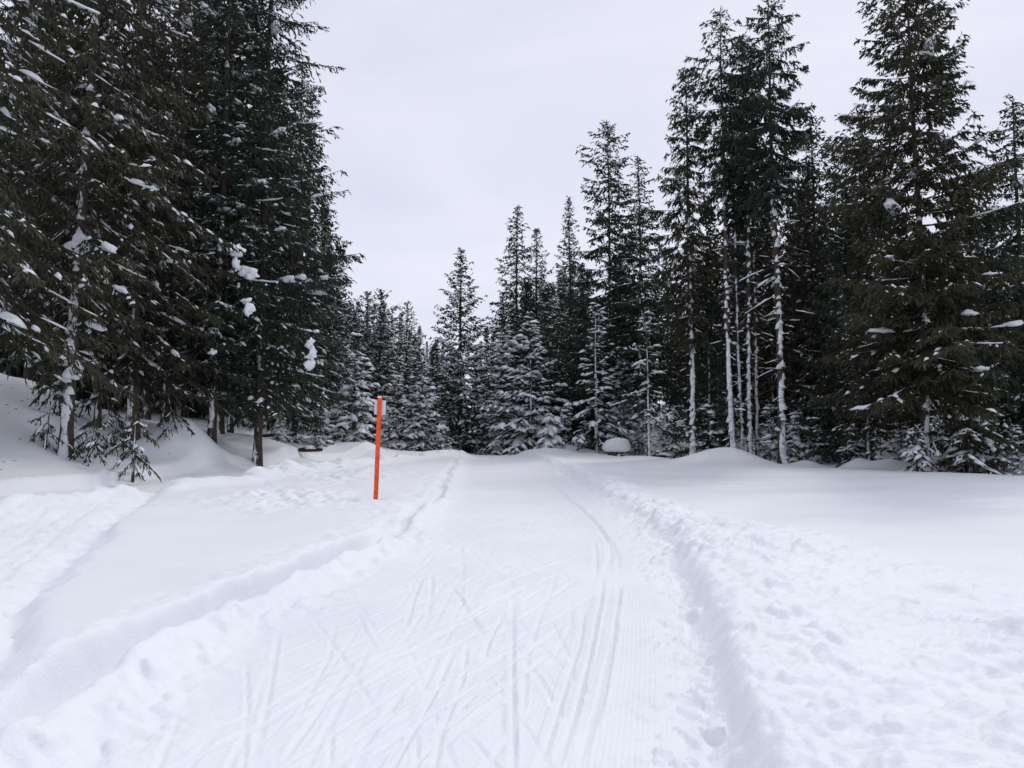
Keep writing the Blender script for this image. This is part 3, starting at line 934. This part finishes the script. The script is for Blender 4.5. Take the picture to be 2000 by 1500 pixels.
# right wood, front row
TALL = dict(low_R=.55, bulge=.4, per_m=14, cb=0.56, e_low=-0.5, e_top=0.35, curl=0.15, hang=1.25, el=0.22, ew=0.026, dens=1.55, gaps=0.25, snow=0.16, snow_hi=0.0, ridge=0.3, prof=0.6, rb=0.17, dead=7.0, dead_len=1.3, cones=1.0, bark='bark_snowy')
tree(1352, 34.5, 132, 'shaggy columnar spruce with white stem left of the thin trunks', 150, **{**TALL, 'R': 2.3, 'cb': .3, 'rb': .14, 'needles': 'olive', 'prof': .45})
tree(1430, 33, 18, 'tall bare-stemmed spruce left of the snow-plastered trunk cluster', 151, **{**TALL, 'R': 2.5, 'cb': .58, 'rb': .13, 'prof': .5})
tree(1448, 34, 150, 'thin straight stem, second in the cluster of four pale trunks', 152, **{**TALL, 'R': 1.4, 'rb': .09, 'cb': .62, 'cones': .5, 'dead': 3})
tree(1465, 33.5, 70, 'crooked pale stem, third in the cluster of four trunks', 153, **{**TALL, 'R': 1.7, 'rb': .11, 'cb': .58, 'prof': .6})
tree(1481, 34.5, 190, 'slim pale stem, last in the cluster before the thick white trunk', 154, **{**TALL, 'R': 1.6, 'rb': .10, 'cb': .5})
tree(1528, 31, 2, 'tallest spruce with thick snow-white trunk and drooping bare boughs', 155, **{**TALL, 'R': 2.7, 'rb': .17, 'cb': .56, 'prof': .5, 'dens': 1.7, 'gaps': .1, 'dead_len': 2.4, 'dead': 8})
tree(1605, 35, 232, 'dark dense spruce right of the thick white trunk', 156, **{**MID, 'R': 2.7, 'snow': .25, 'snow_hi': .01, 'ridge': .3, 'hang': 1.0, 'el': .24, 'cb': .14, 'prof': .55, 'needles': 'brown', 'dead': 2})
tree(1650, 37, 335, 'lower dark spruce in the gap left of the broad roadside spruce', 157, **{**MID, 'R': 2.6, 'snow': .25, 'ridge': .3, 'hang': .9, 'cb': .12, 'prof': .6, 'needles': 'dark'})
tree(1808, 24.6, -110, 'broad green spruce reaching above the frame, foremost on the right', 158, **{**OLD, 'R': 3.6, 'cb': .15, 'rb': .14, 'needles': 'olive', 'e_low': -.45, 'e_top': .55, 'curl': .2, 'snow': .22, 'ridge': .35, 'dens': 1.6, 'ew': .027, 'el': .19, 'prof': .48, 'dead': 9, 'dead_len': 2.0, 'cones': .35, 'bark': 'bark', 'per_m': 16, 'low_R': .8})
tree(1700, 31, 215, 'olive spruce tucked behind the left side of the broad one', 159, **{**MID, 'R': 2.8, 'snow': .2, 'snow_hi': .01, 'ridge': .25, 'hang': 1.0, 'el': .24, 'cb': .13, 'prof': .55, 'needles': 'olive'})
tree(2010, 27, 190, 'dark spruce cut by the right edge of the picture', 160, **{**OLD, 'dens': 1.5, 'ew': .027, 'R': 3.6, 'cb': .12, 'rb': .14, 'snow': .2, 'prof': .7})
tree(1915, 31, 330, 'dark spruce between the broad one and the right edge', 161, **{**MID, 'R': 2.7, 'snow': .3, 'snow_hi': .05, 'ridge': .3, 'cb': .2, 'prof': .6, 'hang': .9, 'needles': 'dark', 'dead': 3})
tree(1962, 33, 400, 'dark snow-flecked spruce seen just inside the right edge', 168, **{**MID, 'R': 2.9, 'snow': .4, 'ridge': .3, 'cb': .12, 'prof': .6, 'hang': .9})
tree(1890, 24.2, 770, 'bushy low spruce spreading beside the foot of the broad spruce', 162, **{**YOUNG, 'R': 2.2, 'snow': .6, 'ridge': .5, 'hang': 1.1, 'needles': 'olive', 'e_low': -.5, 'per_m': 26, 'dens': 1.3})
tree(1660, 29, 838, 'snow-dusted sapling beside the small hump in the right wood', 163, **{**YOUNG, 'R': 0.65, 'rb': .03, 'per_m': 30, 'snow': .8})
tree(1720, 27.5, 850, 'half-buried sapling between two snow cushions', 164, **{**YOUNG, 'R': 0.6, 'rb': .03, 'per_m': 30, 'snow': .7})
tree(1790, 23.9, 835, 'snow-bent sapling leaning on the foot of the broad spruce', 165, **{**YOUNG, 'R': 0.6, 'rb': .03, 'per_m': 34, 'snow': .8, 'hang': 1.2, 'e_low': -1.1})
tree(1320, 36, 800, 'little snow-tufted spruce left of the smooth snow mound', 166, **{**YOUNG, 'R': 0.8, 'rb': .03, 'per_m': 24, 'snow': .8})
tree(1075, 40.4, 806, 'bent young spruce buried in snow on the right of the crest', 167, **{**YOUNG, 'R': 1.15, 'rb': .05, 'per_m': 26, 'snow': 2.0, 'snow_hi': 1.6, 'pad': 1.8, 'e_low': -1.0, 'e_top': -.3, 'ridge': 1.0})

# ------------------------------------------------------------------ trees deeper in the wood and on the far slope
FILL = []
for s, kw in enumerate((dict(R=2.7, needles='dark', snow=.25, ridge=.3), dict(R=2.4, needles='brown', snow=.3, ridge=.4, cb=.14, dead=4), dict(R=2.8, needles='dark', snow=.5, ridge=.5), dict(R=2.4, needles='olive', snow=.25, ridge=.35, cb=.2, dead=5))):
    FILL.append(grow(200 + s, 16.0, **{**MID, 'dens': .7, 'per_m': 12, 'el': .3, 'ew': .06, 'hang': .95, 'snow_hi': .02, 'prof': .62, 'rb': .15, 'cones': .3, **kw}))
FARM = [grow(220 + s, 16.0, **{**MID, 'dens': .6, 'per_m': 11, 'el': .3, 'ew': .065, 'R': 3.2 + .3 * s, 'snow': 1.7, 'snow_hi': .5, 'prof': .9, 'e_top': .8}) for s in range(2)]
rnd = random.Random(11)
SKY = [(600, 300), (680, 590), (720, 590), (790, 615), (850, 650), (880, 655), (940, 620), (990, 560), (1080, 520), (1140, 500), (1230, 480), (1300, 470), (1360, 420), (1420, 370), (1500, 330), (1600, 300), (1640, 380), (1700, 330), (1850, 420), (1950, 430), (2100, 400)]


def skyline(p):
    return np.interp(p, [a for a, b in SKY], [b for a, b in SKY])


used = []


KINDS = ['dark green', 'brownish half-bare', 'snow-flecked dark', 'olive-tinged', 'slim snow-dusted', 'broad snow-dusted']
BEHIND = {
    'right': [(1010, 'the lacy thin-topped spruces'), (1113, 'the spruce with needle-like leader'), (1195, 'the tall open-crowned spruce'), (1260, 'the stiff-boughed spruce'), (1352, 'the shaggy columnar spruce'), (1440, 'the cluster of pale trunks'),
              (1528, 'the thick snow-white trunk'), (1610, 'the little round hump'), (1700, 'the two snow cushions'), (1808, 'the broad green spruce'), (1900, 'the low skirted spruce'), (2010, 'the right-edge spruce')],
    'left': [(-60, 'the huge left-edge spruce'), (130, 'the snow-crusted trunk'), (255, 'the shaggy spruce on the bank'), (415, 'the round snow knob'), (503, 'the last tall left-hand spruce')],
    'far': [(640, 'the end of the left wood'), (735, 'the orange pole'), (820, 'the low bushy snowy spruce'), (900, 'the lone pointed spruce'), (1035, 'the wide snow-covered spruce'), (1113, 'the spruce with needle-like leader')]}


def scatter(n, xr_, yr_, ok, pool, where, group, gap, top_off, split):
    k = tries = 0
    while k < n and tries < 6000:
        tries += 1
        x, y = rnd.uniform(*xr_), rnd.uniform(*yr_)
        p = 1000 + F * x / y
        if not ok(x, y, p) or math.hypot(x - 5.2, y - 38.2) < 4.2 or any((x - a) ** 2 + (y - b) ** 2 < gap * gap for a, b in used):
            continue
        top = skyline(p) + rnd.uniform(*top_off)
        H = z_at(top, y) - ground_z(x, y)
        if H < 4 or H > 30:
            continue
        used.append((x, y))
        i = rnd.choice(pool)
        what = min(BEHIND[where], key=lambda t: abs(t[0] - p))
        side = 'left of' if p < what[0] - 14 else 'right of' if p > what[0] + 14 else 'behind'
        depth = {'right': ('in the shaded wood', 'deep in the wood'), 'left': ('on the shaded slope', 'far up the slope'), 'far': ('in the far stand', 'at the very back')}[where][y > split]
        plant((FILL + FARM)[i], x, y, f'{KINDS[i]} spruce {depth}, {side} {what[1]}', group, scale=H / 16.0, rz=rnd.uniform(-0.6, 0.6))
        k += 1


scatter(75, (0, 46), (27, 75), lambda x, y, p: 1.5 < right_edge(x, y) < 32 and 990 < p < 2090, [0, 1, 2, 3], 'right', 'spruces inside the right wood', 1.9, (10, 170), 44)
scatter(40, (-46, -7), (20, 70), lambda x, y, p: 2.2 < xf(y) - x < 30 and -40 < p < 600 and y > 29 - 0.1 * (xf(y) - x), [0, 1, 2, 3], 'left', 'spruces inside the left wood', 2.2, (-500, 100), 42)
scatter(62, (-40, 14), (48, 140), lambda x, y, p: 610 < p < 1130, [2, 4, 4, 5, 5], 'far', 'spruces beyond the crest', 2.4, (-4, 70), 85)

BUSH = [grow(240 + s_, 3.0, **{**YOUNG, 'R': 1.0 + .25 * s_, 'per_m': 24, 'rb': .035, 'gaps': .2}) for s_ in range(3)]
for px_, Y, top, sc, lab in ((545, 30.5, 790, 0, 'small snow-tufted spruce beside the foot of the left wood'), (578, 33, 800, 1, 'white-crusted bush spruce behind the reddish log'), (622, 34, 775, 2, 'snow-covered bush spruce at the right end of the left bank'),
                             (655, 38, 790, 1, 'low white spruce under the drooping snow-laden one'), (760, 42, 800, 2, 'snow-buried bush spruce right behind the orange pole'), (850, 45, 770, 0, 'little snowy spruce left of the dark gap over the crest'),
                             (870, 41.5, 835, 1, 'snow-covered seedling spruce on the hump beside the crest'), (945, 46, 790, 2, 'low snowy spruce in the dark gap over the crest'), (1105, 42, 800, 1, 'snowy bush spruce between bent spruce and pale stem'),
                             (1140, 41, 820, 0, 'small bush spruce left of the whitened young stem'), (1248, 41.5, 815, 2, 'snow-tufted bush spruce right of the capped stump'), (1295, 37.5, 805, 0, 'little bush spruce behind the thin snow-capped log'),
                             (1385, 34.5, 790, 1, 'bush spruce peeping over the smooth snow mound'), (1410, 36, 770, 2, 'bushy spruce behind the crown of the snow mound'), (1505, 34, 790, 0, 'bush spruce between trunk cluster and thick white trunk'),
                             (1560, 33, 800, 2, 'dark bush spruce right of the thick white trunk'), (1600, 31.5, 830, 1, 'small spruce behind the little round hump'), (1635, 33, 780, 2, 'taller bush spruce in the shade right of the round hump'),
                             (1690, 30, 800, 1, 'bush spruce behind the two snow cushions'), (1760, 27.5, 800, 0, 'bush spruce left of the broad spruce stem'), (1850, 26.5, 790, 2, 'spreading bush spruce behind the broad spruce stem'),
                             (1935, 26, 800, 1, 'snowy bush spruce beyond the low skirted spruce'), (1985, 25, 830, 0, 'low bush spruce at the far right wood edge')):
    x_ = x_at(px_, Y)
    plant(BUSH[sc], x_, Y, lab, 'bush spruces under the wood edges', scale=max(.35, height_to(px_, Y, top) / 3.0), rz=px_ * .7, name='bush_spruce')

# ------------------------------------------------------------------ marker pole
def marker_pole():
    Y = 15.4
    x = x_at(733, Y, 970)
    z0 = ground_z(x, Y) - 0.12
    root = obj('marker_pole', None, loc=(x, Y, z0), label='leaning orange wooden marker pole with a small white plate near its top', category='pole')
    h = z_at(776, Y) - z0
    root.rotation_euler = (0, math.atan((x_at(741, Y, 772) - x_at(732, Y, 970)) / h), 0.15)
    import bmesh
    def box(name, sx, sy, sz, loc, material, bev=0.008):
        bm = bmesh.new()
        bmesh.ops.create_cube(bm, size=1)
        for v in bm.verts:
            v.co = (v.co.x * sx, v.co.y * sy, v.co.z * sz)
        bmesh.ops.bevel(bm, geom=bm.edges[:], offset=bev, segments=2, affect='EDGES', profile=0.6)
        me = bpy.data.meshes.new(name)
        bm.to_mesh(me)
        bm.free()
        me.materials.append(material)
        return obj(name, me, parent=root, loc=loc)
    post = box('post', 0.09, 0.055, h + 0.4, (0, 0, (h - 0.4) / 2), M['orange'], 0.012)
    box('plate', 0.225, 0.008, 0.29, (0.012, 0.034, h - 0.20), M['plate'], 0.003)
    V, Fc = clump(3, 0.042, 0.03, 0.035, 0.2, 0.3)
    obj('snow_cap', mesh('snow_cap', V, Fc, M['snow'], True), parent=post, loc=(0, 0, (h + 0.4) / 2))
marker_pole()

# ------------------------------------------------------------------ snow-capped stump
def stump():
    Y = 38.2
    x = x_at(1203, Y)
    z0 = ground_z(x, Y)
    root = obj('tree_stump', None, loc=(x, Y, z0), label='tree stump under a thick pillow of snow by the wood edge', category='stump')
    b = Bag()
    top = z_at(886, Y) - z0
    b.tube([(0, 0, -0.4), (0, 0, top * .5), (0.02, 0, top)], [0.42, 0.40, 0.42], 11)
    wood = obj('stump_wood', b.mesh('stump_wood', M['bark'], True), parent=root)
    V, Fc = clump(9, 1, 1, 1, 0.07, 0.8)
    V = np.tanh(0.7 * V) / math.tanh(0.7) * np.array([0.70, 0.5, 0.42])
    obj('snow_cap', mesh('snow_cap', V, Fc, M['snow'], True), parent=wood, loc=(0.02, 0, top + 0.36))
stump()

# ------------------------------------------------------------------ clumps of snow caught in the left trees
def clumps(root, items):
    bx, by, bz = root.location
    for i, (p, q, Y, sx, sz) in enumerate(items):
        V, Fc = clump(300 + i + int(p), sx * .88, sx * .75, sz * .85, 0.45, 0.7)
        obj('snow_clump', mesh('snow_clump', V, Fc, M['snow'], True), parent=[c for c in root.children if c.name.startswith('crown')][0], loc=(x_at(p, Y, q) - bx, Y - by, z_at(q, Y) - bz))
clumps(L2, [(455, 492, 23.6, .22, .20), (463, 522, 23.6, .12, .25), (487, 535, 23.7, .22, .16), (478, 588, 23.5, .14, .12), (486, 606, 23.5, .15, .2), (417, 688, 23.6, .11, .11)])
clumps(L3, [(606, 672, 24.6, .16, .2), (608, 696, 24.6, .15, .22), (603, 716, 24.6, .14, .16)])
clumps(L1, [(148, 490, 19.5, .24, .26), (160, 475, 19.5, .2, .2), (141, 735, 19.72, .17, .2), (145, 725, 19.72, .16, .15), ])

# ------------------------------------------------------------------ saplings and twigs on the bank, fallen logs
TW = dict(per_m=15, cb=.15, e_low=-.9, e_top=-.1, curl=-.25, hang=1.2, el=.12, ew=.014, dens=2.2, snow=.25, ridge=.5, prof=.5, needles='brown', rb=.022, gaps=.35)
for px_, Y, top, R, sd, lab in ((88, 19.6, 785, .75, 401, 'stunted sapling with a flat crown left of the crusted trunk'), (166, 19.4, 800, .7, 402, 'drooping sapling close on the right of the crusted trunk'),
                                (230, 21, 760, .9, 403, 'bare twiggy sapling on the bank below the shaggy spruce'), (262, 19.6, 800, .8, 404, 'sapling bowed down into the snow at the bank edge'), (100, 22, 680, .9, 405, 'dark hanging sapling higher on the slope left of the crusted trunk'),
                                (345, 23.5, 770, .7, 406, 'sparse sapling beside the round snow knob')):
    tree(px_, Y, top, lab, sd, name='spruce_sapling', **{**TW, 'R': R, 'lean': (0.25 * math.sin(sd * 2.1), 0.1 * math.cos(sd))})


def log(px_, py_, Y, ln, rot, label, rad=0.09):
    x = x_at(px_, Y, py_)
    z0 = ground_z(x, Y)
    root = obj('fallen_log', None, loc=(x, Y, z0 + 0.10), rz=rot, label=label, category='log')
    b = Bag()
    t = np.linspace(-ln / 2, ln / 2, 7)
    b.tube(np.stack([t, 0.04 * np.sin(t * 3), 0.03 * np.cos(t * 2)], -1), rad * np.array([.7, 1, 1.05, 1, .95, .85, .6]), 8)
    wood = obj('wood', b.mesh('wood', M['dead'], True), parent=root)
    V, Fc = clump(int(px_), ln * .42, rad * 1.25, .10, .3, .2)
    obj('snow_cap', mesh('snow_cap', V, Fc, M['snow'], True), parent=wood, loc=(-.05, 0, rad * .8))
log(607, 856, 30, 0.9, 0.1, 'reddish fallen log poking from the snow left of the pole')
log(522, 845, 30, 0.55, -0.3, 'short dark log beside the foot of the left wood')
log(1305, 890, 36, 1.6, 0.15, 'thin snow-capped log lying before the right wood', 0.05)
